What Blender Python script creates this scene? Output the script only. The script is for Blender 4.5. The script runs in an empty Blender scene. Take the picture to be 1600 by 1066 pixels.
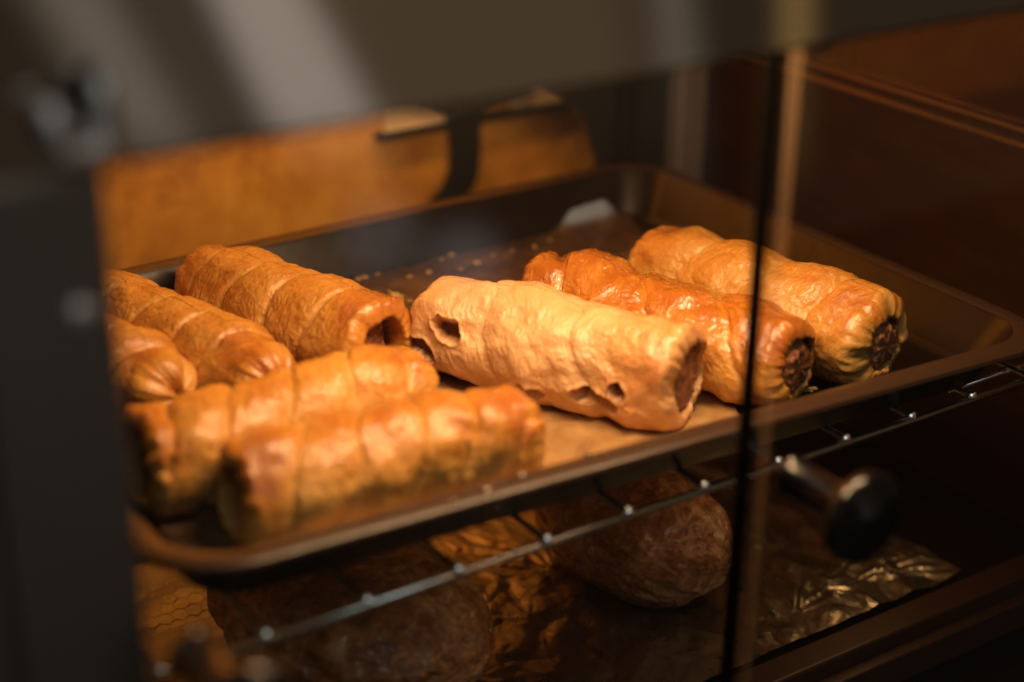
import bpy, math, random
import numpy as np
from mathutils import Vector, Matrix

random.seed(7)
scene = bpy.context.scene
C = scene.collection
H = 0.28

# ------------------------------------------------------------------ camera
FPX = 2600.0
YAW, PITCH, ROLL = [math.radians(v) for v in (34.0, 23.95, 0.68)]
fw = Vector((math.sin(YAW)*math.cos(PITCH), math.cos(YAW)*math.cos(PITCH), -math.sin(PITCH)))
rt0 = Vector((math.cos(YAW), -math.sin(YAW), 0))
up0 = rt0.cross(fw)
rt = math.cos(ROLL)*rt0 + math.sin(ROLL)*up0
up = -math.sin(ROLL)*rt0 + math.cos(ROLL)*up0
CAM = Vector((0, 0, H))

def ray(px, py):
    return rt*((px-800)/FPX) - up*((py-533)/FPX) + fw
def on_y(px, py, Y):
    r = ray(px, py); return CAM + r*(Y/r.y)
def on_z(px, py, z):
    r = ray(px, py); return CAM + r*((z-H)/r.z)

cd = bpy.data.cameras.new('camera')
cam = bpy.data.objects.new('camera', cd); C.objects.link(cam)
M = Matrix((( rt.x, up.x, -fw.x, CAM.x), (rt.y, up.y, -fw.y, CAM.y), (rt.z, up.z, -fw.z, CAM.z), (0, 0, 0, 1)))
cam.matrix_world = M
cd.sensor_width = 36; cd.lens = 36*FPX/1600
cd.clip_start = 0.02; cd.clip_end = 50
cd.dof.use_dof = True; cd.dof.focus_distance = 0.655; cd.dof.aperture_fstop = 3.5
cd.dof.aperture_blades = 0
scene.camera = cam

# ------------------------------------------------------------------ helpers
def tag(o, label=None, cat=None, group=None, kind=None):
    if label: o['label'] = label
    if cat: o['category'] = cat
    if group: o['group'] = group
    if kind: o['kind'] = kind
    return o

def empty(name, loc, label, cat, group=None):
    o = bpy.data.objects.new(name, None); C.objects.link(o); o.location = loc
    o.empty_display_size = 0.02
    return tag(o, label, cat, group)

class MB:
    """collects shapes into one mesh"""
    def __init__(s): s.v = []; s.f = []
    def add(s, vs, fs):
        n = len(s.v); s.v += [tuple(p) for p in vs]; s.f += [tuple(i+n for i in f) for f in fs]; return s
    def box(s, a, b, bev=0.0):
        x0, y0, z0 = a; x1, y1, z1 = b
        if bev <= 0:
            return s.add([(x0,y0,z0),(x1,y0,z0),(x1,y1,z0),(x0,y1,z0),(x0,y0,z1),(x1,y0,z1),(x1,y1,z1),(x0,y1,z1)],
                         [(0,3,2,1),(4,5,6,7),(0,1,5,4),(1,2,6,5),(2,3,7,6),(3,0,4,7)])
        import bmesh
        bm = bmesh.new(); bmesh.ops.create_cube(bm, size=1)
        for v in bm.verts:
            v.co = Vector(((x0+x1)/2+v.co.x*(x1-x0), (y0+y1)/2+v.co.y*(y1-y0), (z0+z1)/2+v.co.z*(z1-z0)))
        bmesh.ops.bevel(bm, geom=bm.edges[:], offset=bev, segments=3, affect='EDGES', profile=0.5)
        bm.verts.index_update()
        s.add([v.co for v in bm.verts], [[v.index for v in f.verts] for f in bm.faces]); bm.free(); return s
    def tube(s, pts, r, n=12, cap=True):
        pts = [Vector(p) for p in pts]; rings = []
        rs = r if isinstance(r, (list, tuple)) else [r]*len(pts)
        for i, p in enumerate(pts):
            d = (pts[min(i+1, len(pts)-1)] - pts[max(i-1, 0)]).normalized()
            a = d.cross(Vector((0,0,1)))
            if a.length < 1e-3: a = d.cross(Vector((1,0,0)))
            a.normalize(); b = d.cross(a)
            rings.append([p + rs[i]*(math.cos(t)*a + math.sin(t)*b) for t in [2*math.pi*k/n for k in range(n)]])
        vs = [q for rg in rings for q in rg]; fs = []
        for i in range(len(pts)-1):
            for k in range(n):
                fs.append((i*n+k, i*n+(k+1)%n, (i+1)*n+(k+1)%n, (i+1)*n+k))
        if cap: fs += [tuple(range(n))[::-1], tuple((len(pts)-1)*n+k for k in range(n))]
        return s.add(vs, fs)
    def lathe(s, prof, o, d, n=48):
        """prof: (distance along d, radius)"""
        o = Vector(o); d = Vector(d).normalized(); a = d.cross(Vector((0,0,1))).normalized(); b = d.cross(a)
        vs = [o + d*h + r*(math.cos(2*math.pi*k/n)*a + math.sin(2*math.pi*k/n)*b) for h, r in prof for k in range(n)]
        fs = [(i*n+k, i*n+(k+1)%n, (i+1)*n+(k+1)%n, (i+1)*n+k) for i in range(len(prof)-1) for k in range(n)]
        return s.add(vs, fs)
    def prism(s, poly, y0, y1):
        """poly of (x,z), extruded along y"""
        n = len(poly)
        vs = [(x, y0, z) for x, z in poly] + [(x, y1, z) for x, z in poly]
        fs = [tuple(range(n)), tuple(range(2*n-1, n-1, -1))] + [(i, i+n, (i+1) % n+n, (i+1) % n) for i in range(n)]
        return s.add(vs, fs)
    def build(s, name, mat, parent=None, smooth=False, at=(0,0,0)):
        me = bpy.data.meshes.new(name)
        at = Vector(at)
        me.from_pydata([Vector(v)-at for v in s.v], [], s.f); me.update()
        import bmesh
        bm = bmesh.new(); bm.from_mesh(me); bmesh.ops.recalc_face_normals(bm, faces=bm.faces); bm.to_mesh(me); bm.free()
        return link(name, me, mat, parent, smooth, at)

def link(name, me, mat, parent=None, smooth=False, at=(0,0,0)):
    o = bpy.data.objects.new(name, me); C.objects.link(o)
    if mat: me.materials.append(mat)
    if smooth:
        me.polygons.foreach_set('use_smooth', [True]*len(me.polygons))
        if smooth == 'auto':
            try: me.set_sharp_from_angle(angle=math.radians(40))
            except Exception: pass
    if parent is not None:
        o.parent = parent
        o.location = Vector(at) - parent.location if parent.parent is None and parent.type == 'EMPTY' else Vector(at)
    else: o.location = Vector(at)
    return o

def child(o, parent):
    """parent o (built in world coordinates) keeping it in place"""
    o.parent = parent
    bpy.context.view_layer.update()
    o.matrix_parent_inverse = parent.matrix_world.inverted()
    return o

# vectorised gradient noise
_rng = np.random.RandomState(3)
_perm = _rng.permutation(256); _perm = np.concatenate([_perm, _perm, _perm])
_g = _rng.normal(size=(256, 3)); _g /= np.linalg.norm(_g, axis=1)[:, None]
def pn(p):
    p = np.asarray(p, float); i = np.floor(p).astype(int); f = p - i; i &= 255
    u = f*f*f*(f*(f*6-15)+10); out = 0
    for dx in (0, 1):
        for dy in (0, 1):
            for dz in (0, 1):
                h = _perm[_perm[_perm[(i[..., 0]+dx) & 255] + ((i[..., 1]+dy) & 255)] + ((i[..., 2]+dz) & 255)]
                g = _g[h]
                d = (f[..., 0]-dx)*g[..., 0] + (f[..., 1]-dy)*g[..., 1] + (f[..., 2]-dz)*g[..., 2]
                w = (u[..., 0] if dx else 1-u[..., 0])*(u[..., 1] if dy else 1-u[..., 1])*(u[..., 2] if dz else 1-u[..., 2])
                out = out + w*d
    return out*1.5
def fbm(p, o=4, l=2.0, g=0.5):
    p = np.asarray(p, float); a = 1; s = 0
    for k in range(o): s = s + a*pn(p*l**k + 17.3*k); a *= g
    return s
def sst(a, b, x):
    t = np.clip((x-a)/(b-a), 0, 1); return t*t*(3-2*t)

def grid_mesh(name, V, closed_v=False, attrs=None):
    """V: (n,m,3) array"""
    n, m = V.shape[:2]
    idx = np.arange(n*m).reshape(n, m)
    if closed_v:
        a = idx[:-1, :]; b = idx[1:, :]; c = np.roll(idx, -1, 1)[1:, :]; d = np.roll(idx, -1, 1)[:-1, :]
    else:
        a = idx[:-1, :-1]; b = idx[1:, :-1]; c = idx[1:, 1:]; d = idx[:-1, 1:]
    F = np.stack([a, d, c, b], -1).reshape(-1, 4)
    me = bpy.data.meshes.new(name)
    me.vertices.add(n*m); me.vertices.foreach_set('co', V.reshape(-1).astype(np.float32))
    me.loops.add(F.size); me.loops.foreach_set('vertex_index', F.reshape(-1).astype(np.int32))
    me.polygons.add(len(F)); me.polygons.foreach_set('loop_start', np.arange(0, F.size, 4, dtype=np.int32))
    me.update(calc_edges=True); me.validate()
    for k, arr in (attrs or {}).items():
        if arr.ndim == 3:
            at = me.attributes.new(k, 'FLOAT_VECTOR', 'POINT'); at.data.foreach_set('vector', arr.reshape(-1).astype(np.float32))
        else:
            at = me.attributes.new(k, 'FLOAT', 'POINT'); at.data.foreach_set('value', arr.reshape(-1).astype(np.float32))
    me.polygons.foreach_set('use_smooth', [True]*len(me.polygons))
    return me

# ------------------------------------------------------------------ materials
class N:
    def __init__(s, name):
        s.m = bpy.data.materials.new(name); s.m.use_nodes = True; s.t = s.m.node_tree; s.t.nodes.clear()
        s.out = s.t.nodes.new('ShaderNodeOutputMaterial')
    def n(s, typ, **k):
        nd = s.t.nodes.new('ShaderNode'+typ)
        for a, v in k.items():
            if a.startswith('i_'): s.set(nd, a[2:].replace('_', ' '), v)
            else: setattr(nd, a, v)
        return nd
    def set(s, nd, sock, v):
        sk = nd.inputs[int(sock)] if sock.isdigit() else nd.inputs[sock]
        if isinstance(v, bpy.types.NodeSocket): s.t.links.new(v, sk)
        else: sk.default_value = v
    def math(s, op, a, b=0.0, c=0.0, clamp=False):
        nd = s.t.nodes.new('ShaderNodeMath'); nd.operation = op; nd.use_clamp = clamp
        for i, v in enumerate((a, b, c)): s.set(nd, str(i), v)
        return nd.outputs[0]
    def mix(s, f, a, b, blend='MIX'):
        nd = s.t.nodes.new('ShaderNodeMix'); nd.data_type = 'RGBA'; nd.blend_type = blend
        for sk, v in ((nd.inputs[0], f), (nd.inputs[6], a), (nd.inputs[7], b)):
            if isinstance(v, bpy.types.NodeSocket): s.t.links.new(v, sk)
            else: sk.default_value = v if not isinstance(v, tuple) else (*v, 1)
        return nd.outputs[2]
    def ramp(s, f, stops):
        nd = s.t.nodes.new('ShaderNodeValToRGB'); s.t.links.new(f, nd.inputs[0]); e = nd.color_ramp.elements
        while len(e) < len(stops): e.new(0.5)
        for k, (p, c) in enumerate(stops): e[k].position = p; e[k].color = (*c, 1) if len(c) == 3 else c
        return nd.outputs[0]
    def noise(s, scale, detail=4, rough=0.55, dist=0.0, vec=None, stretch=None):
        co = s.t.nodes.new('ShaderNodeTexCoord').outputs['Object'] if vec is None else vec
        if stretch:
            mp = s.t.nodes.new('ShaderNodeMapping'); mp.inputs['Scale'].default_value = stretch
            s.t.links.new(co, mp.inputs[0]); co = mp.outputs[0]
        nd = s.n('TexNoise', i_Scale=scale, i_Detail=detail, i_Roughness=rough, i_Distortion=dist); s.t.links.new(co, nd.inputs['Vector'])
        return nd.outputs[0]
    def bump(s, h, strength, dist=0.001, normal=None):
        nd = s.n('Bump', i_Strength=strength, i_Distance=dist, i_Height=h)
        if normal is not None: s.t.links.new(normal, nd.inputs['Normal'])
        return nd.outputs[0]
    def done(s, sh): s.t.links.new(sh, s.out.inputs[0]); return s.m
    def bsdf(s, **k): return s.n('BsdfPrincipled', **k)

def simple(name, col, rough=0.5, metal=0.0, nscale=60, namt=0.25, bump=0.15, spec=0.5, stretch=None, coat=0.0):
    m = N(name); nz = m.noise(nscale, 5, stretch=stretch)
    c = m.mix(m.math('MULTIPLY', nz, namt*2), tuple(x*(1+namt*.5) for x in col), tuple(x*(1-namt) for x in col))
    r = m.math('ADD', m.math('MULTIPLY', nz, 0.25), max(0.03, rough-0.12))
    b = m.bsdf(i_Base_Color=c, i_Roughness=r, i_Metallic=metal, i_Normal=m.bump(nz, bump, 0.0004))
    b.inputs['Specular IOR Level'].default_value = spec
    b.inputs['Coat Weight'].default_value = coat
    return m.done(b.outputs[0])

def dough_mat(name, pale, gold, brown, gloss, shift=0.0, crough=0.12):
    m = N(name)
    toast = m.n('Attribute', attribute_name='toast').outputs['Fac']
    pit = m.n('Attribute', attribute_name='pit').outputs['Fac']
    n1 = m.noise(90, 5, 0.6, 0.6); n2 = m.noise(420, 4, 0.6); n3 = m.noise(1500, 2, 0.5)
    lam = m.n('Attribute', attribute_name='lam').outputs['Vector']
    l1 = m.noise(1.0, 5, 0.62, 0.4, vec=lam); l2 = m.noise(4.0, 3, 0.6, 0.2, vec=lam)
    f = m.math('ADD', toast, m.math('MULTIPLY', m.math('SUBTRACT', n1, 0.5), 0.70))
    f = m.math('ADD', f, m.math('MULTIPLY', m.math('SUBTRACT', l1, 0.5), 0.75))
    f = m.math('ADD', f, m.math('MULTIPLY', m.math('SUBTRACT', n2, 0.5), 0.35))
    bl = m.n('TexVoronoi', feature='SMOOTH_F1', i_Scale=210.0, i_Smoothness=0.6, i_Randomness=1.0)
    m.t.links.new(m.t.nodes.new('ShaderNodeTexCoord').outputs['Object'], bl.inputs['Vector'])
    blister = m.math('MULTIPLY', m.math('SUBTRACT', 0.55, bl.outputs['Distance'], clamp=True), m.math('SUBTRACT', n1, 0.40, clamp=True))
    f = m.math('ADD', f, shift, clamp=True)
    col = m.ramp(f, [(0.0, pale), (0.34, tuple((a*0.55+b*0.45) for a, b in zip(pale, gold))), (0.62, gold), (1.0, brown)])
    # small scorched blisters
    sc = m.math('MULTIPLY', m.math('SUBTRACT', m.noise(150, 3, 0.5, 1.0), 0.70, clamp=True), 5.0, clamp=True)
    col = m.mix(m.math('MULTIPLY', sc, f), col, tuple(c*0.35 for c in brown))
    col = m.mix(pit, col, (0.12, 0.032, 0.012))
    h = m.math('ADD', m.math('MULTIPLY', n2, 0.6), m.math('MULTIPLY', n3, 0.30))
    h = m.math('ADD', h, m.math('ADD', m.math('MULTIPLY', l1, 1.1), m.math('MULTIPLY', l2, 0.5)))
    h = m.math('ADD', h, m.math('MULTIPLY', blister, 5.0))
    bp = m.bump(h, 0.75, 0.0010)
    ro = m.math('SUBTRACT', 0.62 if gloss < 0.5 else 0.46, m.math('MULTIPLY', f, 0.25*min(gloss, 1)))
    ro = m.math('ADD', ro, m.math('MULTIPLY', m.math('SUBTRACT', n1, 0.5), 0.3))
    b = m.bsdf(i_Base_Color=col, i_Roughness=ro, i_Normal=bp)
    b.inputs['Subsurface Weight'].default_value = 0.12
    b.inputs['Subsurface Radius'].default_value = (1.0, 0.45, 0.15)
    b.inputs['Subsurface Scale'].default_value = 0.003
    cw = m.math('MULTIPLY', m.math('MULTIPLY', m.math('ADD', m.math('MULTIPLY', f, 0.7), 0.35), m.math('SUBTRACT', 1.0, pit)), gloss, clamp=True)
    m.set(b, 'Coat Weight', cw); b.inputs['Coat Roughness'].default_value = crough
    m.set(b, 'Coat Normal', m.bump(m.math('ADD', m.math('ADD', m.noise(330, 3, 0.6), m.math('MULTIPLY', l1, 1.2)), m.math('MULTIPLY', n3, .3)), 0.40, 0.0009))
    return m.done(b.outputs[0])

def glass_mat(name, tint=(0.93, 0.93, 0.92), fog=0.0012):
    m = N(name)
    fr = m.n('Fresnel')                     # same reflectance on both faces of the thin sheet
    m.t.links.new(m.math('SUBTRACT', 1.5, m.math('MULTIPLY', m.n('NewGeometry').outputs['Backfacing'], 1.5-1/1.5)), fr.inputs['IOR'])
    gl = m.n('BsdfGlossy', i_Roughness=0.03); gl.inputs[0].default_value = (1, 1, 1, 1)
    tr = m.n('BsdfTransparent'); tr.inputs[0].default_value = (*tint, 1)
    mx = m.n('MixShader'); m.t.links.new(fr.outputs[0], mx.inputs[0]); m.t.links.new(tr.outputs[0], mx.inputs[1]); m.t.links.new(gl.outputs[0], mx.inputs[2])
    # greasy film wiped on the pane
    df = m.n('BsdfDiffuse'); df.inputs[0].default_value = (0.8, 0.8, 0.8, 1)
    sm = m.math('MULTIPLY', m.math('SUBTRACT', m.noise(14, 5, 0.6, 0.5), 0.42, clamp=True), fog*6, clamp=True)
    m2 = m.n('MixShader'); m.t.links.new(sm, m2.inputs[0]); m.t.links.new(mx.outputs[0], m2.inputs[1]); m.t.links.new(df.outputs[0], m2.inputs[2])
    return m.done(m2.outputs[0])

def brushed(name, col, rough, stretch, metal=1.0, bmp=0.03, rv=0.16):
    m = N(name)
    nz = m.noise(40, 4, 0.6, stretch=stretch); big = m.noise(9, 3)
    c = m.mix(big, tuple(x*.8 for x in col), tuple(x*1.15 for x in col))
    r = m.math('ADD', m.math('MULTIPLY', nz, rv), rough-rv/2)
    b = m.bsdf(i_Base_Color=c, i_Roughness=r, i_Metallic=metal, i_Normal=m.bump(nz, bmp, 0.0003))
    return m.done(b.outputs[0])

def foil_mat(name, col, rough=0.22):
    m = N(name)
    nz = m.noise(120, 4, 0.6, 0.8); fine = m.noise(700, 2)
    c = m.mix(nz, tuple(x*.75 for x in col), col)
    b = m.bsdf(i_Base_Color=c, i_Roughness=m.math('ADD', m.math('MULTIPLY', nz, .2), rough-.1), i_Metallic=1.0,
               i_Normal=m.bump(m.math('ADD', nz, m.math('MULTIPLY', fine, .2)), 0.35, 0.001))
    return m.done(b.outputs[0])

MAT = {}
MAT['hood'] = brushed('hood_steel', (0.52, 0.47, 0.42), 0.045, (2, 2, 60), 1.0, 0.001, 0.03)
MAT['post'] = brushed('post_steel', (0.30, 0.285, 0.265), 0.48, (30, 30, 1))
MAT['bright'] = brushed('bright_steel', (0.92, 0.91, 0.90), 0.50, (10, 10, 10))
MAT['wire'] = brushed('chrome_wire', (0.72, 0.66, 0.60), 0.19, (4, 30, 30))
MAT['wire_end'] = brushed('cut_wire', (0.70, 0.68, 0.65), 0.10, (4, 4, 4), 1.0, 0.005, 0.04)
MAT['grey_post'] = brushed('grey_post', (0.30, 0.24, 0.21), 0.45, (30, 30, 1), 0.6)
MAT['brass'] = brushed('brass', (0.40, 0.29, 0.17), 0.38, (30, 1, 30))
MAT['black'] = simple('black_plastic', (0.006, 0.006, 0.006), 0.24, 0, 90, 0.2, 0.01, 0.4, coat=0.35)
MAT['blackpaint'] = simple('black_paint', (0.012, 0.009, 0.007), 0.5, 0, 70, 0.3, 0.15)
MAT['seal'] = simple('black_seal', (0.002, 0.002, 0.002), 0.7, 0, 200, 0.2, 0.1, 0.1)
MAT['tray'] = simple('dark_tray', (0.011, 0.005, 0.0025), 0.32, 0.0, 140, 0.35, 0.12, 0.34)
MAT['side'] = simple('dark_side_panel', (0.034, 0.011, 0.004), 0.6, 0.0, 18, 0.6, 0.05, 0.2, stretch=(1, 1, 6))
MAT['redwall'] = simple('red_brown_wall', (0.13, 0.024, 0.005), 0.6, 0.0, 8, 0.5, 0.1)
MAT['ochre'] = None
m = N('ochre_wall')
n1 = m.noise(16, 6, 0.65, 0.4); n2 = m.noise(55, 5, 0.6)
c = m.ramp(m.math('ADD', m.math('MULTIPLY', n1, .65), m.math('MULTIPLY', n2, .35)), [(0.34, (0.30, 0.105, 0.008)), (0.5, (0.55, 0.235, 0.024)), (0.64, (0.70, 0.35, 0.055))])
b = m.bsdf(i_Base_Color=c, i_Roughness=0.7, i_Normal=m.bump(n2, 0.3, 0.002)); MAT['ochre'] = m.done(b.outputs[0])
MAT['card'] = simple('cream_card', (0.80, 0.58, 0.38), 0.6, 0, 30, 0.12, 0.05)
MAT['counter'] = simple('dark_counter', (0.02, 0.014, 0.01), 0.35, 0, 20, 0.4, 0.05)
MAT['floor'] = MAT['counter']
MAT['foil'] = foil_mat('aluminium_foil', (0.60, 0.53, 0.43), 0.30)
MAT['quilt'] = foil_mat('embossed_foil', (0.30, 0.31, 0.34), 0.42)
MAT['glass'] = glass_mat('door_glass')
MAT['glass_edge'] = None
m = N('glass_edge')
b = m.bsdf(i_Base_Color=(0.75, 0.5, 0.3, 1), i_Roughness=0.4)  # tan tint stands for lamp glow piped through the clear edge
tl = m.n('BsdfTranslucent'); tl.inputs[0].default_value = (0.8, 0.5, 0.28, 1); ms = m.n('MixShader'); ms.inputs[0].default_value = 0.6
m.t.links.new(b.outputs[0], ms.inputs[1]); m.t.links.new(tl.outputs[0], ms.inputs[2]); t = m.n('BsdfTransparent')
mx = m.n('MixShader'); mx.inputs[0].default_value = 0.09
m.t.links.new(t.outputs[0], mx.inputs[1]); m.t.links.new(ms.outputs[0], mx.inputs[2]); MAT['glass_edge'] = m.done(mx.outputs[0])

# greaseproof liner: brown, glossy with grease, paler where dry
m = N('baking_liner')
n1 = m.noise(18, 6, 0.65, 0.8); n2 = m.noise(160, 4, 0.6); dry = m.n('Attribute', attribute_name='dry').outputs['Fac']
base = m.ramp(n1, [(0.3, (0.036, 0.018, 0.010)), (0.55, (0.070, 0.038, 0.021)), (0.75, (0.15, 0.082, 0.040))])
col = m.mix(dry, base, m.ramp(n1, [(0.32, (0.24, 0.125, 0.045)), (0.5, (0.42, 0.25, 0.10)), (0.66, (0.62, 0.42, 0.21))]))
col = m.mix(m.n('Attribute', attribute_name='window_sheen').outputs['Fac'], col, (0.26, 0.34, 0.48))  # lifted corner tinted blue, standing for the window light it reflects
spk = m.math('MULTIPLY', m.math('SUBTRACT', m.noise(240, 3, 0.55, 0.6), 0.62, clamp=True), 7.0, clamp=True)
col = m.mix(m.math('MULTIPLY', spk, m.math('SUBTRACT', m.noise(30, 3), 0.35, clamp=True)), col, (0.42, 0.26, 0.11))
b = m.bsdf(i_Base_Color=col, i_Roughness=m.math('ADD', m.math('MULTIPLY', n1, .45), 0.15), i_Normal=m.bump(m.math('ADD', m.math('MULTIPLY', n1, .6), m.math('MULTIPLY', n2, .4)), 0.5, 0.0012))
MAT['liner'] = m.done(b.outputs[0])
MAT['crumb'] = dough_mat('crumb', (0.70, 0.47, 0.17), (0.62, 0.34, 0.09), (0.45, 0.17, 0.04), 0.1)

# sausage meat
m = N('sausage_meat')
n1 = m.noise(520, 4, 0.7, 0.3); n2 = m.noise(1300, 3)
col = m.ramp(n1, [(0.34, (0.13, 0.040, 0.017)), (0.5, (0.27, 0.095, 0.040)), (0.62, (0.48, 0.23, 0.11))])
b = m.bsdf(i_Base_Color=col, i_Roughness=0.42, i_Normal=m.bump(m.math('ADD', n1, m.math('MULTIPLY', n2, .4)), 0.8, 0.0012))
MAT['meat'] = m.done(b.outputs[0])
# dark flaky pastry below
m = N('flaky_pastry')
n1 = m.noise(38, 7, 0.7, 1.2); n2 = m.noise(150, 5, 0.65, 1.0)
col = m.ramp(m.math('ADD', m.math('MULTIPLY', n1, .6), m.math('MULTIPLY', n2, .4)), [(0.36, (0.16, 0.04, 0.010)), (0.5, (0.40, 0.14, 0.04)), (0.62, (0.75, 0.40, 0.17))])
b = m.bsdf(i_Base_Color=col, i_Roughness=0.36, i_Normal=m.bump(m.math('ADD', n1, m.math('MULTIPLY', n2, .3)), 0.6, 0.004)); b.inputs['Coat Weight'].default_value = 0.3
MAT['flaky'] = m.done(b.outputs[0])

# ------------------------------------------------------------------ display case
case = empty('display_case', (0.33, 0.34, -0.13), 'heated glass fronted display case with steel post and hood holding the tray', 'display case')
YF = 0.336
def cpart(mb, name, mat, smooth=False): return mb.build(name, mat, case, smooth, (0.33, 0.34, -0.13))
# left corner post
post = cpart(MB().box((0.086, YF-0.006, -0.16), (0.1175, YF+0.02, 0.1685), 0.002).box((0.03, YF-0.0085, -0.16), (0.0855, YF+0.02, 0.30), 0.0025), 'corner_post', MAT['post'])
bolt = MB().lathe([(0, 0.0034), (0.0010, 0.0034), (0.0018, 0.0026), (0.0022, 0.0012), (0.0023, 0.0001)], on_y(128, 490, YF-0.0061), (0, -1, 0), 24).build('bolt', MAT['bright'], None, True)
child(bolt, post)
# hood
hz = 0.1675
hood = MB().box((0.0, YF-0.004, hz), (0.62, YF+0.002, 0.30), 0.0015).box((0.0, YF+0.0025, 0.2955), (0.62, 0.68, 0.30)).box((0.0, 0.674, 0.235), (0.62, 0.68, 0.295))
hood = cpart(hood, 'hood', MAT['hood'])
# curled bracket on the hood at the post
p0 = on_y(75, 160, YF-0.010); p1 = on_y(100, 245, YF-0.010); p2 = on_y(165, 228, YF-0.010); p3 = on_y(158, 120, YF-0.010)
br = MB().tube([p0, p0*.35+p1*.65, p1, p1*.5+p2*.5, p2, p2*.4+p3*.6, p3], 0.0026, 14)
br = child(br.build('latch_bracket', MAT['bright'], None, True), hood)
kb = MB().lathe([(0, 0.0055), (0.0012, 0.005), (0.0016, 0.003), (0.0017, 0.0001)], on_y(122, 150, YF-0.0042), (0, -1, 0), 24)
child(kb.build('latch_stud', MAT['blackpaint'], None, True), hood)

# sliding glass doors
def pane(x0, x1, y0, y1): return MB().box((x0, y0, -0.135), (x1, y1, 0.172))
xr = 0.3185; xl = 0.3315
def knob(px, py, y):
    b = on_y(px, py, y)
    pr = [(0, 0.0001), (0, 0.0066), (0.001, 0.0071), (0.003, 0.0064), (0.023, 0.0060), (0.0258, 0.0072), (0.0278, 0.0118), (0.0298, 0.0144), (0.0325, 0.0153), (0.035, 0.0144), (0.037, 0.0108), (0.0384, 0.0058), (0.0388, 0.0001)]
    return MB().lathe(pr, b, (0, -1, 0), 56)
doorR = cpart(pane(xr, 0.60, YF+0.003, YF+0.006), 'glass_door', MAT['glass'])
doorR['label'] = 'right sliding glass pane with a black left edge'
e = MB().box((xr-0.0026, YF+0.0026, -0.135), (xr-0.0001, YF+0.0064, 0.172)).build('edge_seal', MAT['seal']); child(e, doorR)
k = knob(1235, 742, YF+0.0029).build('knob', MAT['black'], None, 'auto'); child(k, doorR)
doorL = cpart(pane(0.10, xl, YF+0.010, YF+0.013), 'glass_door', MAT['glass'])
doorL['label'] = 'left sliding glass pane with a bare polished edge'
e = MB().box((xl+0.0001, YF+0.0098, -0.135), (xl+0.0020, YF+0.0132, 0.172)).build('polished_edge', MAT['glass_edge']); child(e, doorL)
k = knob(300, 1020, YF+0.0029).build('knob', MAT['black'], None, 'auto'); child(k, doorL)
# sides, back, base
cpart(MB().box((0.57, 0.345, -0.16), (0.576, 0.672, 0.0665)).box((0.5714, 0.345, 0.0666), (0.5750, 0.672, 0.0720)), 'side_panel', MAT['side'])
cpart(MB().box((0.5685, 0.345, 0.0668), (0.5712, 0.672, 0.0690)).box((0.5722, 0.345, 0.0722), (0.5745, 0.672, 0.0742)), 'side_rail', MAT['brass'])
sg = cpart(MB().box((0.572, 0.345, 0.0757), (0.575, 0.672, 0.29)), 'side_glass', MAT['glass'])
# rear frame, traced as a plate with a flared opening
def pp(pts, Y): return [(q.x, q.z) for q in (on_y(x, y, Y) for x, y in pts)]
rear = MB().prism(pp([(838, 120), (870, 148), (897, 166), (912, 182), (922, 205), (930, 235), (935, 250), (936, 330), (938, 420), (1112, 380), (1112, 60), (838, 60)], 0.672), 0.672, 0.676)
cpart(rear, 'rear_panel', MAT['blackpaint'])
gp = MB(); a = on_y(1046, 280, 0.664).x; b_ = on_y(1088, 280, 0.664).x
gp.box((a, 0.658, -0.12), (b_, 0.670, 0.25), 0.002)
a = on_y(972, 200, 0.664).x; b_ = on_y(990, 200, 0.664).x
cpart(gp, 'rear_post', MAT['grey_post'])
cpart(MB().box((a, 0.662, -0.12), (b_, 0.670, 0.25), 0.001), 'rear_strip', MAT['tray'], 'auto')
cpart(MB().box((0.03, 0.33, -0.17), (0.60, 0.352, -0.138), 0.002).box((0.03, 0.352, -0.17), (0.60, 0.68, -0.150)), 'base', MAT['blackpaint'], 'auto')

# ------------------------------------------------------------------ wire shelf
RY = 0.3868
shelf = empty('wire_shelf', (0.33, 0.51, -0.004), 'chrome wire shelf carrying the dark baking tray', 'shelf')
def spart(mb, name, sm=True): return mb.build(name, MAT['wire'], shelf, sm, (0.33, 0.51, -0.004))
spart(MB().tube([(0.125, RY, -0.0042), (0.30, RY+.0004, -0.0040), (0.45, RY-.0003, -0.0041), (0.565, RY, -0.0042)], 0.0016, 14), 'front_rod')
spart(MB().tube([(0.478, RY+0.011, -0.0045), (0.565, RY+0.011, -0.0045)], 0.0010, 10), 'second_rod')
spart(MB().tube([(0.125, 0.645, -0.0042), (0.565, 0.645, -0.0042)], 0.0016, 12), 'rear_rod')
x = 0.139
while x < 0.56:
    j = random.uniform(-.0006, .0006)
    w = MB().tube([(x+j, RY-0.0022, -0.0014), (x+j, RY-0.0012, -0.0013), (x, 0.5, -0.0013), (x, 0.646, -0.0013)], [0.0006, 0.00125, 0.00125, 0.00125], 12)
    w.lathe([(0, 0.00150), (0.00013, 0.0010), (0.00020, 0.0005), (0.00022, 0.00001)], (x+j, RY-0.0023, -0.0006), (-0.40, -0.72, 0.57), 20)
    w.build('cross_wire', MAT['wire_end'], shelf, True, (0.33, 0.51, -0.004)); x += 0.0338

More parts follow.
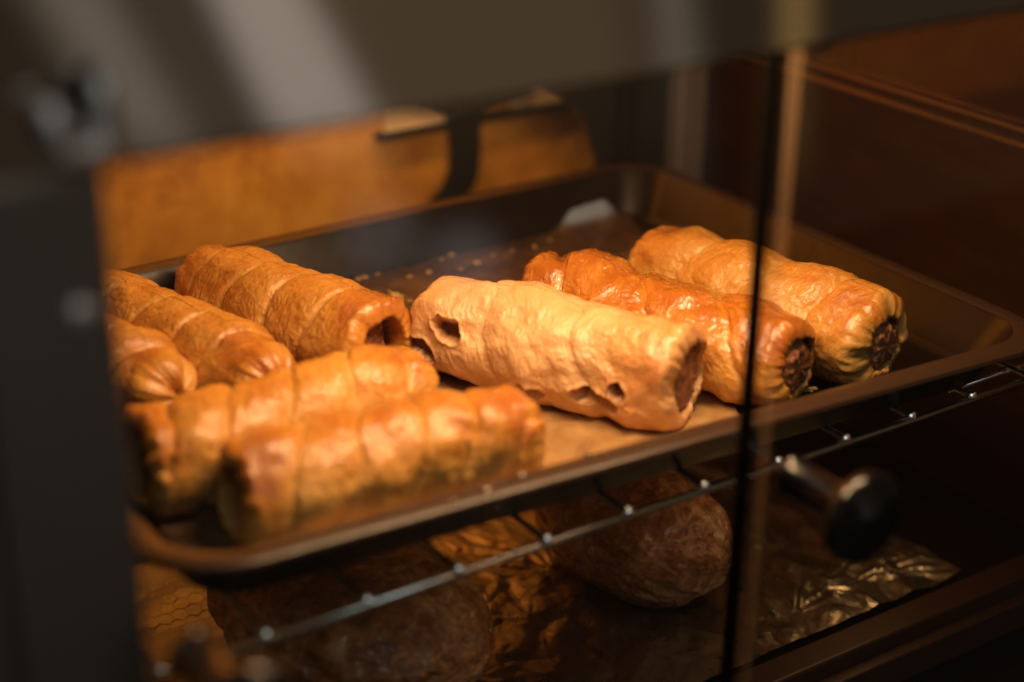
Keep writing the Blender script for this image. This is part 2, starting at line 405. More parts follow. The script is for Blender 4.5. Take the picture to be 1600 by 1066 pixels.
# ------------------------------------------------------------------ tray
TX, TY, TW, TD, TZ = 0.328, 0.5068, 0.366, 0.2556, 0.0225
trayroot = empty('baking_tray', (TX, TY, 0), 'dark non stick rectangular baking tray with rolled rim under the pastry rolls', 'baking tray')
def rrect(w, d, r, n=14):
    pts = []
    for cx, cy, a0 in ((w/2-r, d/2-r, 0), (-w/2+r, d/2-r, 90), (-w/2+r, -d/2+r, 180), (w/2-r, -d/2+r, 270)):
        for k in range(n+1):
            a = math.radians(a0+90*k/n); pts.append((cx+r*math.cos(a), cy+r*math.sin(a)))
    return pts
def ringmesh(levels, name, mat, fill_last=True):
    mb = MB(); n = None
    for (ins, z, r) in levels:
        ring = rrect(TW-2*ins, TD-2*ins, max(r, .004)); n = len(ring)
        mb.v += [(TX+p[0], TY+p[1]*(1+0.344*p[0])-0.017*p[0], z) for p in ring]   # slightly splayed from wear
    for i in range(len(levels)-1):
        for k in range(n): mb.f.append((i*n+k, i*n+(k+1) % n, (i+1)*n+(k+1) % n, (i+1)*n+k))
    if fill_last: mb.f.append(tuple((len(levels)-1)*n+k for k in range(n)))
    o = mb.build(name, mat, trayroot, 'auto', (TX, TY, 0)); return o
ringmesh([(0.0008, TZ-0.0030, .029), (0.0, TZ-0.0022, .03), (0.0004, TZ-0.0008, .03), (0.0018, TZ, .029), (0.0080, TZ+0.0003, .022), (0.0092, TZ-0.0002, .021)], 'rim', simple('tray_rim', (0.046, 0.023, 0.012), 0.36, 0.0, 140, 0.35, 0.06, 0.36), False)  # browner than the pan: reflected surroundings put into the rim colour
ringmesh([(0.0093, TZ-0.0004, .021), (0.0104, TZ-0.0018, .020), (0.0185, 0.0038, .017), (0.0200, 0.0016, .016), (0.0230, 0.0006, .014)], 'pan', MAT['tray'], True)
ringmesh([(0.0080, TZ-0.0012, .022), (0.0092, TZ-0.003, .021), (0.0175, 0.0028, .018), (0.0192, 0.0006, .017), (0.0230, 0.0001, .014)], 'underside', MAT['tray'], True)

# ------------------------------------------------------------------ liner on the tray floor
n, mm = 150, 120
P = [(0.168, 0.404), (0.168, 0.622), (0.489, 0.622), (0.372, 0.393)]   # back right corner kept, right side cut slantwise
uu, vv = np.meshgrid(np.linspace(0, 1, n), np.linspace(0, 1, mm), indexing='ij')
px = (1-uu)*((1-vv)*P[0][0]+vv*P[1][0]) + uu*((1-vv)*P[3][0]+vv*P[2][0])
py = (1-uu)*((1-vv)*P[0][1]+vv*P[1][1]) + uu*((1-vv)*P[3][1]+vv*P[2][1])
q = np.stack([px*22, py*22, 0*px], -1)
z = 0.0013 + 0.0011*np.abs(fbm(q, 3)) + 0.0006*np.abs(pn(np.stack([px*60+py*90, px*50-py*20, 0*px+3], -1)))
z += (0.0016*np.abs(fbm(np.stack([px*38+py*20, py*26-px*12, 0*px+8], -1), 4)) + 0.0012*np.abs(pn(np.stack([px*95-py*40, px*30+py*70, 0*px+6], -1))))*sst(.55, .3, vv)
lift = sst(0.945, 1.0, vv)*sst(0.84, 0.90, uu)*sst(0.99, .95, uu)
z += 0.0016*np.abs(fbm(np.stack([px*55, py*55, 0*px+1], -1), 3))*sst(0.25, .6, vv)
z += 0.0085*lift**1.3
py2 = py + 0.004*fbm(np.stack([px*40, 0*px, 0*px+5], -1), 3)*(vv > .98)
edge = sst(0.88, 1.0, 1-vv)                                                   # creeps up the front wall
z += 0.0115*edge**1.3*(0.8+0.35*pn(np.stack([px*45, 0*px, 0*px+9], -1)))
px2 = px + 0.003*fbm(np.stack([py*60, 0*px, 0*px+2], -1), 3)*sst(.9, 1, uu)
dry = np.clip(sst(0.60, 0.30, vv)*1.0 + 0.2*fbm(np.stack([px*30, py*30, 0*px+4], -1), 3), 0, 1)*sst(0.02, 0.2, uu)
me = grid_mesh('baking_liner', np.stack([px2, py2, z], -1), attrs={'dry': dry, 'window_sheen': sst(0.25, 0.6, lift)})
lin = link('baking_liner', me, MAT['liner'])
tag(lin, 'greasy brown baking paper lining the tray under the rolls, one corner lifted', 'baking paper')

# ------------------------------------------------------------------ sausage rolls
def make_roll(A, B, R, label, mat, lip_out=(0.011, 0.0042), turns=3.6, groove=0.13, seed=1, toast=0.5, pits=(), sag=0.92, taper=(0.82, 0.86), open_r=(0.62, 0.62), bend=0.0, wrinkle=1.0, hand=1, meat_in=(0.012, 0.006), squash=1.0, tend=0.0, flake=0.00042, topnub=False, lumps=0.09, meatscale=1.0):
    A = np.array(A[:2], float); B = np.array(B[:2], float)
    mid = (A+B)/2; d = B-A; L = np.linalg.norm(d); d /= L
    s = np.array([d[1], -d[0]])           # horizontal right of travel
    if np.dot(s, -mid) < 0: s = -s        # side facing the aisle
    root = empty('sausage_roll', (mid[0], mid[1], 0.0016), label, 'sausage roll', 'sausage rolls on the tray')
    nu, nv = 230, 210
    # profile parameter along the outside, then round the lips into the mouths
    v = np.linspace(0, 2*np.pi, nv, endpoint=False)
    lip = 16
    rows_t = np.concatenate([np.linspace(-1, 0, lip, endpoint=False), np.linspace(0, 1, nu), np.linspace(1, 2, lip+1)[1:]])
    T, Vv = np.meshgrid(rows_t, v, indexing='ij')
    u = np.clip(T, 0, 1)
    def sd(k): return np.full_like(T, seed*13.7+k)
    cx = np.stack([u*L/0.02, np.cos(Vv)*1.1, np.sin(Vv)*1.1+seed*5.1], -1)
    # winding of the dough strip
    warp = 0.17*pn(np.stack([u*3+seed, np.cos(Vv)*.9, np.sin(Vv)*.9], -1)) + 0.05*pn(np.stack([u*9+seed, np.cos(Vv)*2.2, np.sin(Vv)*2.2], -1))
    ph = u*turns - hand*Vv/(2*np.pi) + warp + seed*.37
    fr = ph - np.floor(ph)
    bul = np.power(np.clip(1-np.abs(2*fr-0.86)**2.2, 0, 1), 0.5)       # puffed, a little shingled
    bul = np.where(fr > .93, bul*0.9, bul)
    dn = np.minimum(fr, 1-fr)
    brk = sst(-0.35, 0.35, pn(np.stack([u*7+seed*2.1, np.cos(Vv)*1.6, np.sin(Vv)*1.6], -1)))      # creases that fade in and out
    crease = np.exp(-(dn/(0.028+0.03*brk))**2)*(0.25+0.75*brk)
    ck = np.floor(ph); amp = 0.65 + 0.7*np.abs(np.sin(ck*12.9898+seed*4.1))
    amp = amp*sst(0, 0.12, fr)*sst(1, .88, fr) + (1-sst(0, 0.12, fr)*sst(1, .88, fr))*1.0
    rad = R*(1 - groove + groove*bul*(0.55+0.45*amp) - 0.05*crease*(groove/.13))
    rad = rad*(1 + lumps*fbm(cx*0.62, 3) + 0.030*wrinkle*fbm(cx*1.5, 2) + 0.014*wrinkle*fbm(cx*3.3, 3))
    # fine wrinkles running along the winding
    wv = np.stack([ph*9, Vv*1.4, sd(2)], -1)
    rad = rad*(1 + 0.006*wrinkle*pn(wv*1.2))
    rad = rad + 0.00008*wrinkle*fbm(cx*9, 2)
    tq = (fbm(np.stack([ph*2.6, np.cos(Vv)*1.7+seed, np.sin(Vv)*1.7], -1), 3)+1)*3.2          # thin leaves of pastry lying over each other
    calm = sst(0.02, 0.16, u)*sst(0.02, 0.16, 1-u)
    rad = rad + flake*(0.15+0.85*calm)*(np.floor(tq)+sst(0.0, 0.16, tq-np.floor(tq))-tq)
    env = np.ones_like(u)
    e0 = sst(0.0, 0.16, u); e1 = sst(0.0, 0.16, 1-u)
    env = (taper[0]+(1-taper[0])*e0)*(taper[1]+(1-taper[1])*e1)
    rad = rad*env
    pit = np.zeros_like(rad)
    for (pu, pv, ru, rv, dep, ang) in pits:
        du = (u-pu)*L; dv = (np.angle(np.exp(1j*(Vv-math.radians(pv)))))*R
        a = math.radians(ang); x_ = (du*math.cos(a)+dv*math.sin(a))/ru; y_ = (-du*math.sin(a)+dv*math.cos(a))/rv
        rr = np.sqrt(x_**2+y_**2) + 0.42*fbm(cx*3.1+pu*9, 3)
        k = sst(1.05, 0.91, rr)
        rad = rad - dep*k + 0.0007*np.exp(-((rr-1.15)/0.13)**2)
        pit = np.maximum(pit, sst(1.0, 0.80, rr))
    # positions along the axis incl. the mouths
    ax = u*L
    for side, tt in ((0, np.clip(-T, 0, 1)), (1, np.clip(T-1, 0, 1))):
        on = tt > 0
        a = np.clip(tt/0.5, 0, 1)*np.pi/2
        ri = open_r[side]*R*(1+0.10*fbm(np.stack([np.cos(Vv)*1.3+seed, np.sin(Vv)*1.3, sd(4+side)], -1), 2))
        thick = np.maximum(rad-ri, 0.0008)
        r2 = ri + thick*np.cos(a)
        lo = lip_out[side]; out = lo*np.sin(a)
        inn = np.clip((tt-0.5)/0.5, 0, 1)
        rr2 = np.where(tt <= 0.5, r2, ri*(1-0.03*inn))
        dx = np.where(tt <= 0.5, out, lo-0.016*inn)
        rough = 1+0.05*fbm(np.stack([np.cos(Vv)*4+tt*3, np.sin(Vv)*4, sd(6)], -1), 3)
        rad = np.where(on, rr2*rough, rad)
        ax = np.where(on, (-dx if side == 0 else L+dx), ax)
        jag = 0.0022*fbm(np.stack([np.cos(Vv)*1.6, np.sin(Vv)*1.6, sd(8+side)], -1), 3)
        ax = ax + jag*(sst(0.06, 0.0, u) if side == 0 else sst(0.94, 1.0, u))*(1 if side else -1)
        pit = np.where(on, np.maximum(pit, 0.85*sst(0.52, 0.95, tt)), pit)
    sx = np.sin(Vv)*rad*squash; sz = np.cos(Vv)*rad
    hz_ = R*sag
    # resting flat: lower part is pressed out on the paper
    zz = sz + hz_
    low = np.clip(0.0035-zz, 0, None)
    zz = np.where(zz < 0.0035, 0.0035 - 0.0035*(1-np.exp(-low/0.0035)), zz)
    sx = sx*(1+0.10*np.clip(-sz/R, 0, 1))
    b = bend*np.sin(np.pi*u)
    X = A[0]+d[0]*ax+s[0]*(sx+b); Y = A[1]+d[1]*ax+s[1]*(sx+b)
    loc = np.array([mid[0], mid[1], 0.0])
    V = np.stack([X, Y, zz], -1) - loc
    upn = np.cos(Vv)
    th = toast*(0.22+0.98*sst(-0.3, 0.9, upn)) + 0.17*(bul-0.6) + 0.20*fbm(cx*0.8+4, 3) - 0.16*crease
    th = th + 0.55*toast*(1-calm)
    th = th + tend*sst(0.6, 1.0, u)*sst(-.9, .3, upn)
    lips = np.maximum(np.clip(-T, 0, 1), np.clip(T-1, 0, 1)); th = th - 0.18*(lips > 0)*(1-lips)
    me = grid_mesh('dough', V, True, {'toast': np.clip(th, 0, 1), 'pit': pit, 'lam': np.stack([ph*9, np.cos(Vv)*1.5+seed, np.sin(Vv)*1.5+T*.6], -1)})
    o = link('dough', me, mat, root, True, (mid[0], mid[1], 0.0016))
    # sausage filling
    nt, na = 60, 64
    t_ = np.linspace(0, 1, nt); a_ = np.linspace(0, 2*np.pi, na, endpoint=False)
    Tt, Aa = np.meshgrid(t_, a_, indexing='ij')
    rm = max(open_r)*R*0.97*meatscale
    cap = np.minimum(np.clip(Tt/0.12, 0, 1), np.clip((1-Tt)/0.12, 0, 1))
    rr = rm*np.power(np.clip(cap, 0, 1), 0.28)
    rr = rr*(1+0.13*fbm(np.stack([Tt*6, np.cos(Aa)*1.2+seed, np.sin(Aa)*1.2], -1), 3))
    al = meat_in[0]+(L-meat_in[0]-meat_in[1])*np.clip((Tt-0.0)/1.0, 0, 1)
    al = np.where(Tt < .12, meat_in[0]+0.0035*(Tt/.12)**2, np.where(Tt > .88, L-meat_in[1]-0.0035*((1-Tt)/.12)**2, al))
    al = al + 0.0011*fbm(np.stack([np.cos(Aa)*rr*300, np.sin(Aa)*rr*300, Tt*3], -1), 2)
    Vm = np.stack([A[0]+d[0]*al+s[0]*np.sin(Aa)*rr, A[1]+d[1]*al+s[1]*np.sin(Aa)*rr, np.cos(Aa)*rr+hz_-0.0006], -1)-loc
    me = grid_mesh('sausage', Vm, True)
    link('sausage', me, MAT['meat'], root, True, (mid[0], mid[1], 0.0016))
    return root

PALE = dough_mat('dough_pale', (0.78, 0.485, 0.235), (0.72, 0.355, 0.125), (0.50, 0.15, 0.03), 1.2, 0.0, 0.30)
GLAZ = dough_mat('dough_glazed', (0.68, 0.38, 0.10), (0.58, 0.240, 0.032), (0.42, 0.125, 0.014), 2.0, 0.0, 0.14)
GOLD = dough_mat('dough_golden', (0.64, 0.37, 0.10), (0.54, 0.23, 0.034), (0.38, 0.095, 0.011), 0.9, 0.0, 0.2)
TAN = dough_mat('dough_tan', (0.76, 0.44, 0.125), (0.63, 0.285, 0.046), (0.44, 0.135, 0.016), 0.8, 0.0, 0.17)

make_roll((0.312, 0.512), (0.361, 0.424), 0.0212, 'pale torn sausage roll with ragged holes along its side', PALE, turns=2.7, groove=0.055, seed=1, toast=0.20, tend=0.42, flake=0.00032,
          pits=[(0.13, 70, 0.0060, 0.0042, 0.0070, 20), (0.47, 116, 0.0058, 0.0034, 0.006, 0), (0.75, 112, 0.0120, 0.0034, 0.006, 4), (0.835, 97, 0.0036, 0.0036, 0.006, 0), (0.03, 100, 0.006, 0.003, 0.003, 50)],
          taper=(0.98, 0.95), open_r=(0.10, 0.64), lip_out=(0.008, 0.0042), meat_in=(0.006, -0.003), lumps=0.165)
make_roll((0.366, 0.516), (0.403, 0.414), 0.0200, 'glossy orange glazed sausage roll lying second from the right end of the tray', GLAZ, turns=3.0, groove=0.11, seed=2, toast=0.72, taper=(0.94, 0.93), open_r=(0.10, 0.56), lip_out=(.010, .006), meat_in=(0.008, -0.0065), lumps=0.15, hand=2)
make_roll((0.426, 0.517), (0.445, 0.411), 0.0203, 'golden sausage roll nearest the right wall of the tray with round meat end showing', GOLD, turns=3.3, groove=0.14, seed=3, toast=0.40, taper=(0.92, 0.96), open_r=(0.10, 0.52), lip_out=(.010, .0065), meat_in=(0.008, -0.0070), hand=-1, lumps=0.12)
make_roll((0.253, 0.598), (0.280, 0.507), 0.0205, 'tan spiral sausage roll at the back with a hollow open end', TAN, turns=4.2, groove=0.085, seed=4, toast=0.52, taper=(0.84, 0.98), open_r=(0.10, 0.60), meat_in=(0.008, 0.004), lumps=0.07, hand=-1)
make_roll((0.206, 0.606), (0.231, 0.506), 0.0185, 'shiny tan sausage roll half hidden behind the steel post', TAN, turns=4.6, groove=0.12, seed=5, toast=0.52, taper=(0.86, 0.82), open_r=(0.10, 0.08), lip_out=(.01, .011), lumps=0.09, hand=-1, meat_in=(.008, .008))
make_roll((0.172, 0.598), (0.198, 0.520), 0.0185, 'short visible tip of a sausage roll at the left against the steel post', TAN, turns=4.0, groove=0.12, seed=6, toast=0.54, taper=(0.86, 0.80), open_r=(0.10, 0.08), lip_out=(.01, .011), lumps=0.10, hand=-1, meat_in=(.008, .008))
make_roll((0.172, 0.470), (0.272, 0.473), 0.0192, 'twisted sausage roll lying crosswise second from the front left', TAN, turns=4.4, groove=0.105, hand=-2, seed=7, toast=0.52, taper=(0.98, 0.84), open_r=(0.66, 0.08), lip_out=(.0042, .011), lumps=0.14, meat_in=(0.004, .008))
make_roll((0.188, 0.431), (0.284, 0.421), 0.0195, 'brown blurred sausage roll along the front left rim of the tray', TAN, turns=4.8, groove=0.10, seed=8, toast=0.64, taper=(0.97, 0.86), open_r=(0.62, 0.08), lip_out=(.0042, .010), lumps=0.13, meat_in=(0.005, .008), hand=-2)

# ------------------------------------------------------------------ crumbs and grease on the liner
def crumb(px, py, size, seed, label, group):
    p = on_z(px, py, 0.003)
    n1 = 14; a = np.linspace(0, np.pi, n1); b = np.linspace(0, 2*np.pi, 18, endpoint=False)
    A_, B_ = np.meshgrid(a, b, indexing='ij')
    D = np.stack([np.sin(A_)*np.cos(B_), np.sin(A_)*np.sin(B_), np.cos(A_)], -1)
    size *= 1.7
    r = size*(0.75+0.55*fbm(D*1.4+seed*3.3, 3))
    V = D*r[..., None]*np.array([1.25, 0.95, 0.55])
    me = grid_mesh('pastry_crumb', V, True, {'toast': np.full(A_.shape, 0.2+0.1*(seed % 3)), 'pit': np.zeros(A_.shape), 'lam': D*2})
    o = link('pastry_crumb', me, MAT['crumb']); o.location = (p.x, p.y, 0.0026+size*0.25)
    return tag(o, label, 'crumb', group)
crumb(617, 466, 0.0024, 1, 'largest pale crumb lying alone between the left and right rolls', None)
spots = [(560, 436, .0010), (570, 433, .0008), (597, 480, .0008), (627, 495, .0007), (640, 432, .0007), (745, 411, .0010), (690, 405, .0006), (576, 478, .0006), (530, 450, .0007), (720, 420, .0006), (800, 392, .0007), (660, 474, .0009), (548, 447, .0008), (608, 455, .0006), (670, 425, .0008), (770, 398, .0006), (836, 386, .0008), (590, 428, .0006), (640, 470, .0006), (860, 375, .0006), (705, 398, .0009)]
for i, (x_, y_, s_) in enumerate(spots):
    crumb(x_, y_, s_, i+2, 'tiny pale pastry crumb scattered on the brown liner behind the pale roll', 'crumbs scattered on the liner')
for i, (x_, y_, s_) in enumerate([(1264, 609, .0011), (1272, 607, .0009)]):
    crumb(x_, y_, s_, i+20, 'tiny crumb on the bare tray between the two rightmost rolls', 'crumbs between the right rolls')

m = N('clear_grease'); b = m.bsdf(i_Base_Color=(0.10, 0.05, 0.02, 1), i_Roughness=0.12); b.inputs['Coat Weight'].default_value = 1.0; MAT['grease'] = m.done(b.outputs[0])
for (x_, y_, r_) in ((815, 744, 0.0019), (760, 766, 0.0021), (708, 786, 0.0014), (918, 712, .0013)):
    p = on_z(x_, y_, TZ)
    g = MB().lathe([(-0.0004, r_), (0.0003, r_*.96), (0.0008, r_*.75), (0.0012, r_*.4), (0.0013, 0.00001)], (0, 0, 0), (0, 0.001, 1), 20).build('grease_droplet', MAT['grease'], None, True)
    g.location = (p.x, p.y, TZ); tag(g, 'tiny grease droplet glinting on the front rim of the tray', 'droplet', 'grease droplets on the rim')

# ------------------------------------------------------------------ lower shelf: foil, embossed wrapper, flaky pastries
FZ = -0.104
deck = empty('lower_shelf', (0.33, 0.52, FZ-0.004), 'dark lower shelf with a brown front lip under the foil', 'shelf')
def dpart(mb, name, mat, sm=False): return mb.build(name, mat, deck, sm, (0.33, 0.52, FZ-0.004))
dpart(MB().box((0.12, 0.402, FZ-0.006), (0.569, 0.655, FZ-0.002)), 'shelf_plate', MAT['tray'])
lipm = simple('lip_brown', (0.06, 0.021, 0.008), 0.42, 0.1, 60, 0.4, 0.1)
dpart(MB().box((0.12, 0.3875, FZ-0.012), (0.569, 0.4015, FZ+0.001), 0.0015).box((0.12, 0.381, FZ-0.020), (0.569, 0.3872, FZ-0.006), 0.001), 'front_lip', lipm)
n, mm = 420, 260
xs, ys = np.meshgrid(np.linspace(0.255, 0.507, n), np.linspace(0.4025, 0.648, mm), indexing='ij')
rs = np.random.RandomState(11)
z = np.zeros_like(xs)
wx = xs + 0.006*fbm(np.stack([xs*30, ys*30, 0*xs], -1), 3); wy = ys + 0.006*fbm(np.stack([xs*30, ys*30, 0*xs+7], -1), 3)
for k in range(11):
    a = rs.uniform(0, np.pi); f = rs.uniform(18, 75)
    t = (wx*math.cos(a)+wy*math.sin(a))*f + rs.uniform(0, 1); tri = np.abs(2*(t-np.floor(t))-1)
    z += tri*0.055/f*rs.uniform(.4, 1)*sst(-0.25, 0.25, pn(np.stack([xs*14, ys*14, 0*xs+k*3.3], -1)))
for (cx_, cy_, nr, am, a0, aw) in ((0.443, 0.430, 17, .0038, -0.3, 0.9), (0.452, 0.462, 13, .0034, 1.9, 1.0), (0.47, 0.415, 15, .0028, 0.4, .8), (0.36, 0.50, 12, .003, 2.2, 1.2), (0.425, 0.418, 19, .003, 0.7, .7)):
    th = np.arctan2(ys-cy_, xs-cx_)+0.5*pn(np.stack([xs*35, ys*35, 0*xs+cx_*9], -1)); r = np.hypot(xs-cx_, ys-cy_)
    t = th/(2*np.pi)*nr + 0.9*pn(np.stack([np.cos(th)*2.5, np.sin(th)*2.5, r*26+cx_*50], -1)); tri = np.abs(2*(t-np.floor(t))-1)
    z += am*tri*np.minimum(r/0.012, 1)*np.exp(-r/0.032)*np.exp(-((np.angle(np.exp(1j*(th-a0))))/aw)**2)
z += 0.0011*np.abs(fbm(np.stack([wx*70, wy*45, 0*xs+6], -1), 4))
zb = FZ + 0.0005 + 0.65*z
me = grid_mesh('foil_sheet', np.stack([xs, ys, zb], -1))
tag(link('foil_sheet', me, MAT['foil']), 'crumpled aluminium foil spread over the lower shelf below the tray', 'foil')

# embossed honeycomb wrapper at the left
n, mm = 300, 320
xs, ys = np.meshgrid(np.linspace(0.150, 0.2545, n), np.linspace(0.48, 0.60, mm), indexing='ij')
S = 0.0064; gx = xs/S + 0.02*pn(np.stack([xs*60, ys*60, 0*xs], -1)); gy = ys/S
def hexd(x, y):
    r3 = math.sqrt(3)
    def cell(x, y, ox, oy):
        ax_ = np.mod(x-ox, 1.0)-0.5; ay_ = np.mod(y-oy, r3)-r3/2; return ax_, ay_
    a1 = cell(x, y, 0, 0); a2 = cell(x, y, .5, r3/2)
    use = (a1[0]**2+a1[1]**2) < (a2[0]**2+a2[1]**2)
    ax_ = np.where(use, a1[0], a2[0]); ay_ = np.where(use, a1[1], a2[1])
    return 0.5-np.maximum(np.abs(ax_), np.abs(ax_)*0.5+np.abs(ay_)*r3/2)
dh = hexd(gx, gy)
z = FZ + 0.0022 + 0.00028*np.exp(-(dh/0.035)**2) + 0.004*np.abs(fbm(np.stack([xs*22, ys*22, 0*xs+2], -1), 2))
me = grid_mesh('embossed_wrapper', np.stack([xs, ys, z], -1))
tag(link('embossed_wrapper', me, MAT['quilt']), 'copper toned wrapper sheet embossed with a honeycomb pattern at lower left', 'wrapper')

def flaky(cx_, cy_, sx_, sy_, sz_, rot, seed, label, pw=2.3):
    n1, n2 = 150, 200
    a = np.linspace(0, np.pi, n1); b = np.linspace(0, 2*np.pi, n2, endpoint=False)
    A_, B_ = np.meshgrid(a, b, indexing='ij')
    D = np.stack([np.sin(A_)*np.cos(B_), np.cos(A_), np.sin(A_)*np.sin(B_)], -1)
    nrm = (np.abs(D)**pw).sum(-1)**(1/pw); S_ = D/nrm[..., None]
    r = 1 + 0.05*fbm(S_*1.3+seed*7, 2) + 0.05*(0.35-np.abs(fbm(S_*np.array([2.6, 4.2, 3.4])+seed, 3))) + 0.010*fbm(S_*14+seed, 3)
    V = S_*r[..., None]*np.array([sx_, sy_, sz_])
    V[..., 2] = np.maximum(V[..., 2], -sz_*0.86)
    me = grid_mesh('flaky_pastry', V, True)
    o = link('flaky_pastry', me, MAT['flaky']); o.location = (cx_, cy_, FZ+0.0045+sz_*0.86); o.rotation_euler.z = math.radians(rot)
    return tag(o, label, 'pastry', 'pastries on the lower shelf')
flaky(0.253, 0.485, 0.043, 0.060, 0.026, 14, 1, 'large dark flaky pastry at lower left seen under the wire shelf')
flaky(0.384, 0.478, 0.029, 0.048, 0.028, 10, 2, 'dark flaky pastry roll on the foil behind the black door edge')

# ------------------------------------------------------------------ behind the case
wall = MB().box((-0.8, 0.76, -0.6), (0.585, 0.78, 1.6)).build('back_wall', MAT['ochre'])
tag(wall, 'mottled ochre wall behind the display case', 'wall')
rw = MB().box((0.80, 0.25, -0.6), (0.82, 0.782, 1.6)).box((0.586, 0.782, -0.6), (0.82, 0.80, 1.6)).build('side_wall', MAT['redwall'])
tag(rw, 'dim red brown wall beyond the right end of the case', 'wall')
YB = 0.752
pts = [(640, 150), (672, 163), (697, 178), (706, 200), (708, 240), (706, 268), (696, 292), (680, 312), (660, 340), (700, 340), (728, 312), (744, 285), (750, 262), (752, 220), (752, 178), (765, 163), (800, 150), (830, 140), (830, 60), (640, 60)]
bk = MB().prism(pp(pts, YB), YB, YB+0.004).build('wall_bracket', MAT['blackpaint'])
tag(bk, 'black flared bracket standing before the ochre wall', 'bracket')
def strip(pts, Y, name, mat, label, cat, dy=0.003, group=None):
    o = MB().prism(pp(pts, Y), Y, Y+dy).build(name, mat); return tag(o, label, cat, group)
strip([(592, 212), (900, 155), (900, 164), (595, 220)], 0.7525, 'wall_ledge', MAT['blackpaint'], 'thin dark ledge on the ochre wall carrying pale cards', 'ledge', 0.007)
strip([(602, 209), (704, 190), (700, 120), (600, 140)], 0.7562, 'paper_card', MAT['card'], 'cream card on the dark ledge left of the black bracket', 'card', group='cards on the ledge')
strip([(800, 172), (892, 155), (885, 90), (800, 105)], 0.7562, 'paper_card', MAT['card'], 'cream card on the dark ledge right of the black bracket', 'card', group='cards on the ledge')
ctr = MB().box((-1.0, -0.2, -0.21), (1.2, 0.759, -0.171)).build('counter', MAT['counter']); tag(ctr, kind='structure')

# ------------------------------------------------------------------ light
def area(name, loc, target, sx_, sy_, power, col):
    l = bpy.data.lights.new(name, 'AREA'); l.shape = 'RECTANGLE'; l.size = sx_; l.size_y = sy_; l.energy = power; l.color = col
    o = bpy.data.objects.new(name, l); C.objects.link(o); o.location = loc
    o.rotation_euler = (Vector(target)-Vector(loc)).to_track_quat('-Z', 'Y').to_euler(); return o
area('heat_lamp', (0.318, 0.390, 0.205), (0.328, 0.455, 0.0), 0.19, 0.04, 1.20, (1.0, 0.61, 0.31))
area('wall_fill', (0.33, 0.686, 0.200), (0.33, 1.6, 0.02), 0.34, 0.03, 1.15, (1.0, 0.57, 0.2))  # added fill aimed at the ochre wall, not a fitting of the case
area('foil_fill', (0.492, 0.428, -0.013), (0.46, 0.44, -0.10), 0.05, 0.02, 0.015, (1.0, 0.55, 0.2))  # small fill added to brighten the crumpled foil
area('pastry_fill', (0.40, 0.398, -0.012), (0.39, 0.46, -0.10), 0.24, 0.015, 0.015, (1.0, 0.60, 0.32))  # fill added under the wire shelf for the pastries and foil

# dim warm room; window patch, plus streaks and haze painted in for the reflections
w = bpy.data.worlds.new('World'); scene.world = w; w.use_nodes = True
t = w.node_tree; t.nodes.clear()
out = t.nodes.new('ShaderNodeOutputWorld'); bg = t.nodes.new('ShaderNodeBackground'); t.links.new(bg.outputs[0], out.inputs[0])
geo = t.nodes.new('ShaderNodeTexCoord').outputs['Generated']
def wm(op, a, b=0.0, clamp=False):
    nd = t.nodes.new('ShaderNodeMath'); nd.operation = op; nd.use_clamp = clamp
    for i, v in enumerate((a, b)):
        if isinstance(v, bpy.types.NodeSocket): t.links.new(v, nd.inputs[i])
        else: nd.inputs[i].default_value = v
    return nd.outputs[0]
def wdot(n):
    nd = t.nodes.new('ShaderNodeVectorMath'); nd.operation = 'DOT_PRODUCT'; t.links.new(geo, nd.inputs[0]); nd.inputs[1].default_value = n
    return nd.outputs['Value']
def wss(x, a, b):
    nd = t.nodes.new('ShaderNodeMapRange'); nd.interpolation_type = 'SMOOTHSTEP'
    t.links.new(x, nd.inputs[0]); nd.inputs[1].default_value = a; nd.inputs[2].default_value = b; return nd.outputs[0]
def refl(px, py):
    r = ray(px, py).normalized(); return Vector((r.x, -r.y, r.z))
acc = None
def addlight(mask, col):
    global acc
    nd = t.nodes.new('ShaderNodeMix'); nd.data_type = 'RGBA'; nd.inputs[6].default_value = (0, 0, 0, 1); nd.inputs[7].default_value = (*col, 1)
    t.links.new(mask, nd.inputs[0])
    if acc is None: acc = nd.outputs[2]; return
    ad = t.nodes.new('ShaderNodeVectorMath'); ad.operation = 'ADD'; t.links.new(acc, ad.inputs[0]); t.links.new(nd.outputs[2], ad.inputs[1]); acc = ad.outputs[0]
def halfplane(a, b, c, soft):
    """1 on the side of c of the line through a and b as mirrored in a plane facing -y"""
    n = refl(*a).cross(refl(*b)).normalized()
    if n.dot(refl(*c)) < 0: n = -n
    return wss(wdot(n), -soft, soft)
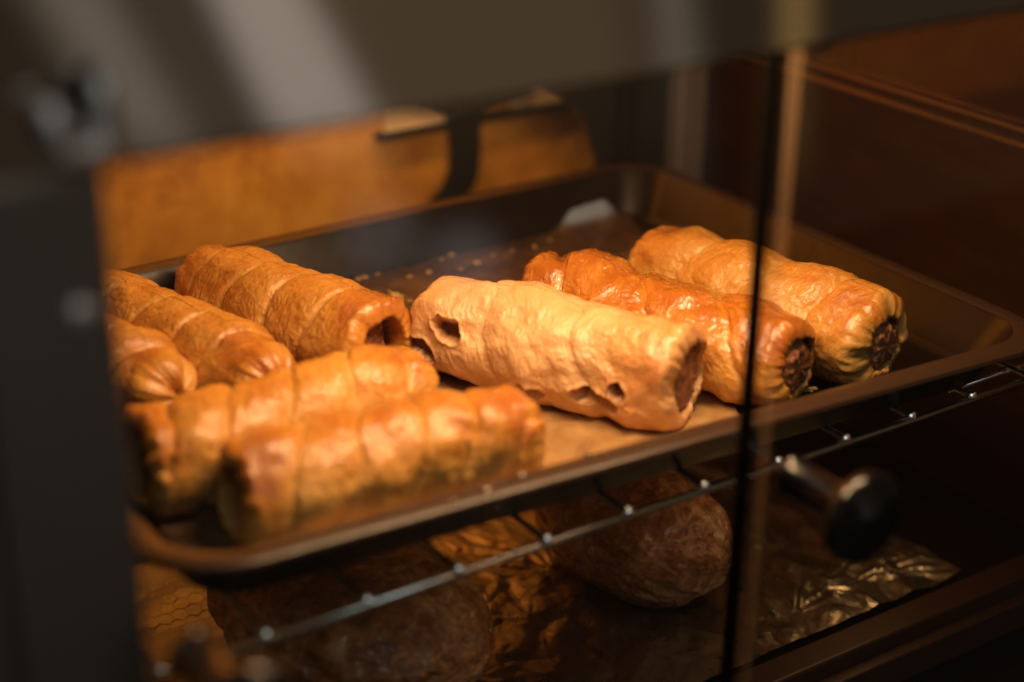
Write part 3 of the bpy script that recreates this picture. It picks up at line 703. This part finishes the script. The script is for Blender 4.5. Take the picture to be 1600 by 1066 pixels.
def band(a, b, c, d, col, soft=0.008, soft2=None, high=True):
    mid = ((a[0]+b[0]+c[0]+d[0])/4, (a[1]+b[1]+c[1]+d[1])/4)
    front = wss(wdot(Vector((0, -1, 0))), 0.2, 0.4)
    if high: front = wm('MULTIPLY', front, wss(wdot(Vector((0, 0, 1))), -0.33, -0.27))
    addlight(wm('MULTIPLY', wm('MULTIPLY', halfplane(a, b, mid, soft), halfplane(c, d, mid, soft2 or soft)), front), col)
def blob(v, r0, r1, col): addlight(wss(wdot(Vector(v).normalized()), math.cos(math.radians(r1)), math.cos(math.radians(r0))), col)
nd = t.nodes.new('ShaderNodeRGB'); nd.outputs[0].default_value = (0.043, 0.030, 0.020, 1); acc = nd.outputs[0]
band((330, 0), (420, 190), (485, 0), (575, 165), (0.43, 0.39, 0.355), 0.010)  # hood streaks painted into the world where the steel mirrors them
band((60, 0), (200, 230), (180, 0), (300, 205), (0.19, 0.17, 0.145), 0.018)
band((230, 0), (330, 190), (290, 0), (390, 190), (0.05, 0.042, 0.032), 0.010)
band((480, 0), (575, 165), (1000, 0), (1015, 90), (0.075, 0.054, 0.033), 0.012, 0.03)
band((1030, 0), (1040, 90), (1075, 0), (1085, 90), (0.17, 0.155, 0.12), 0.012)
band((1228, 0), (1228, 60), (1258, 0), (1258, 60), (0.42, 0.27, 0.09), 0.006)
blob(refl(592, 372), 0.6, 1.9, (0.30, 0.30, 0.31))  # pane haze painted into the world as two mirrored patches
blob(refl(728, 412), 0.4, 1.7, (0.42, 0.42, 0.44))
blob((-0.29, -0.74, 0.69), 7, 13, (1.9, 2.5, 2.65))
blob((0.1, -0.45, 0.9), 12, 30, (0.34, 0.27, 0.21))  # broad overhead glow added to lift the wire rods
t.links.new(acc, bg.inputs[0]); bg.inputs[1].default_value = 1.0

# ------------------------------------------------------------------ render settings
scene.render.engine = 'CYCLES'
scene.view_settings.view_transform = 'Standard'; scene.view_settings.look = 'None'; scene.view_settings.exposure = 0
cy = scene.cycles
cy.use_denoising = True
try: cy.denoiser = 'OPENIMAGEDENOISE'
except Exception: pass
cy.max_bounces = 8; cy.transparent_max_bounces = 12; cy.sample_clamp_indirect = 4.0; cy.caustics_reflective = False; cy.caustics_refractive = False
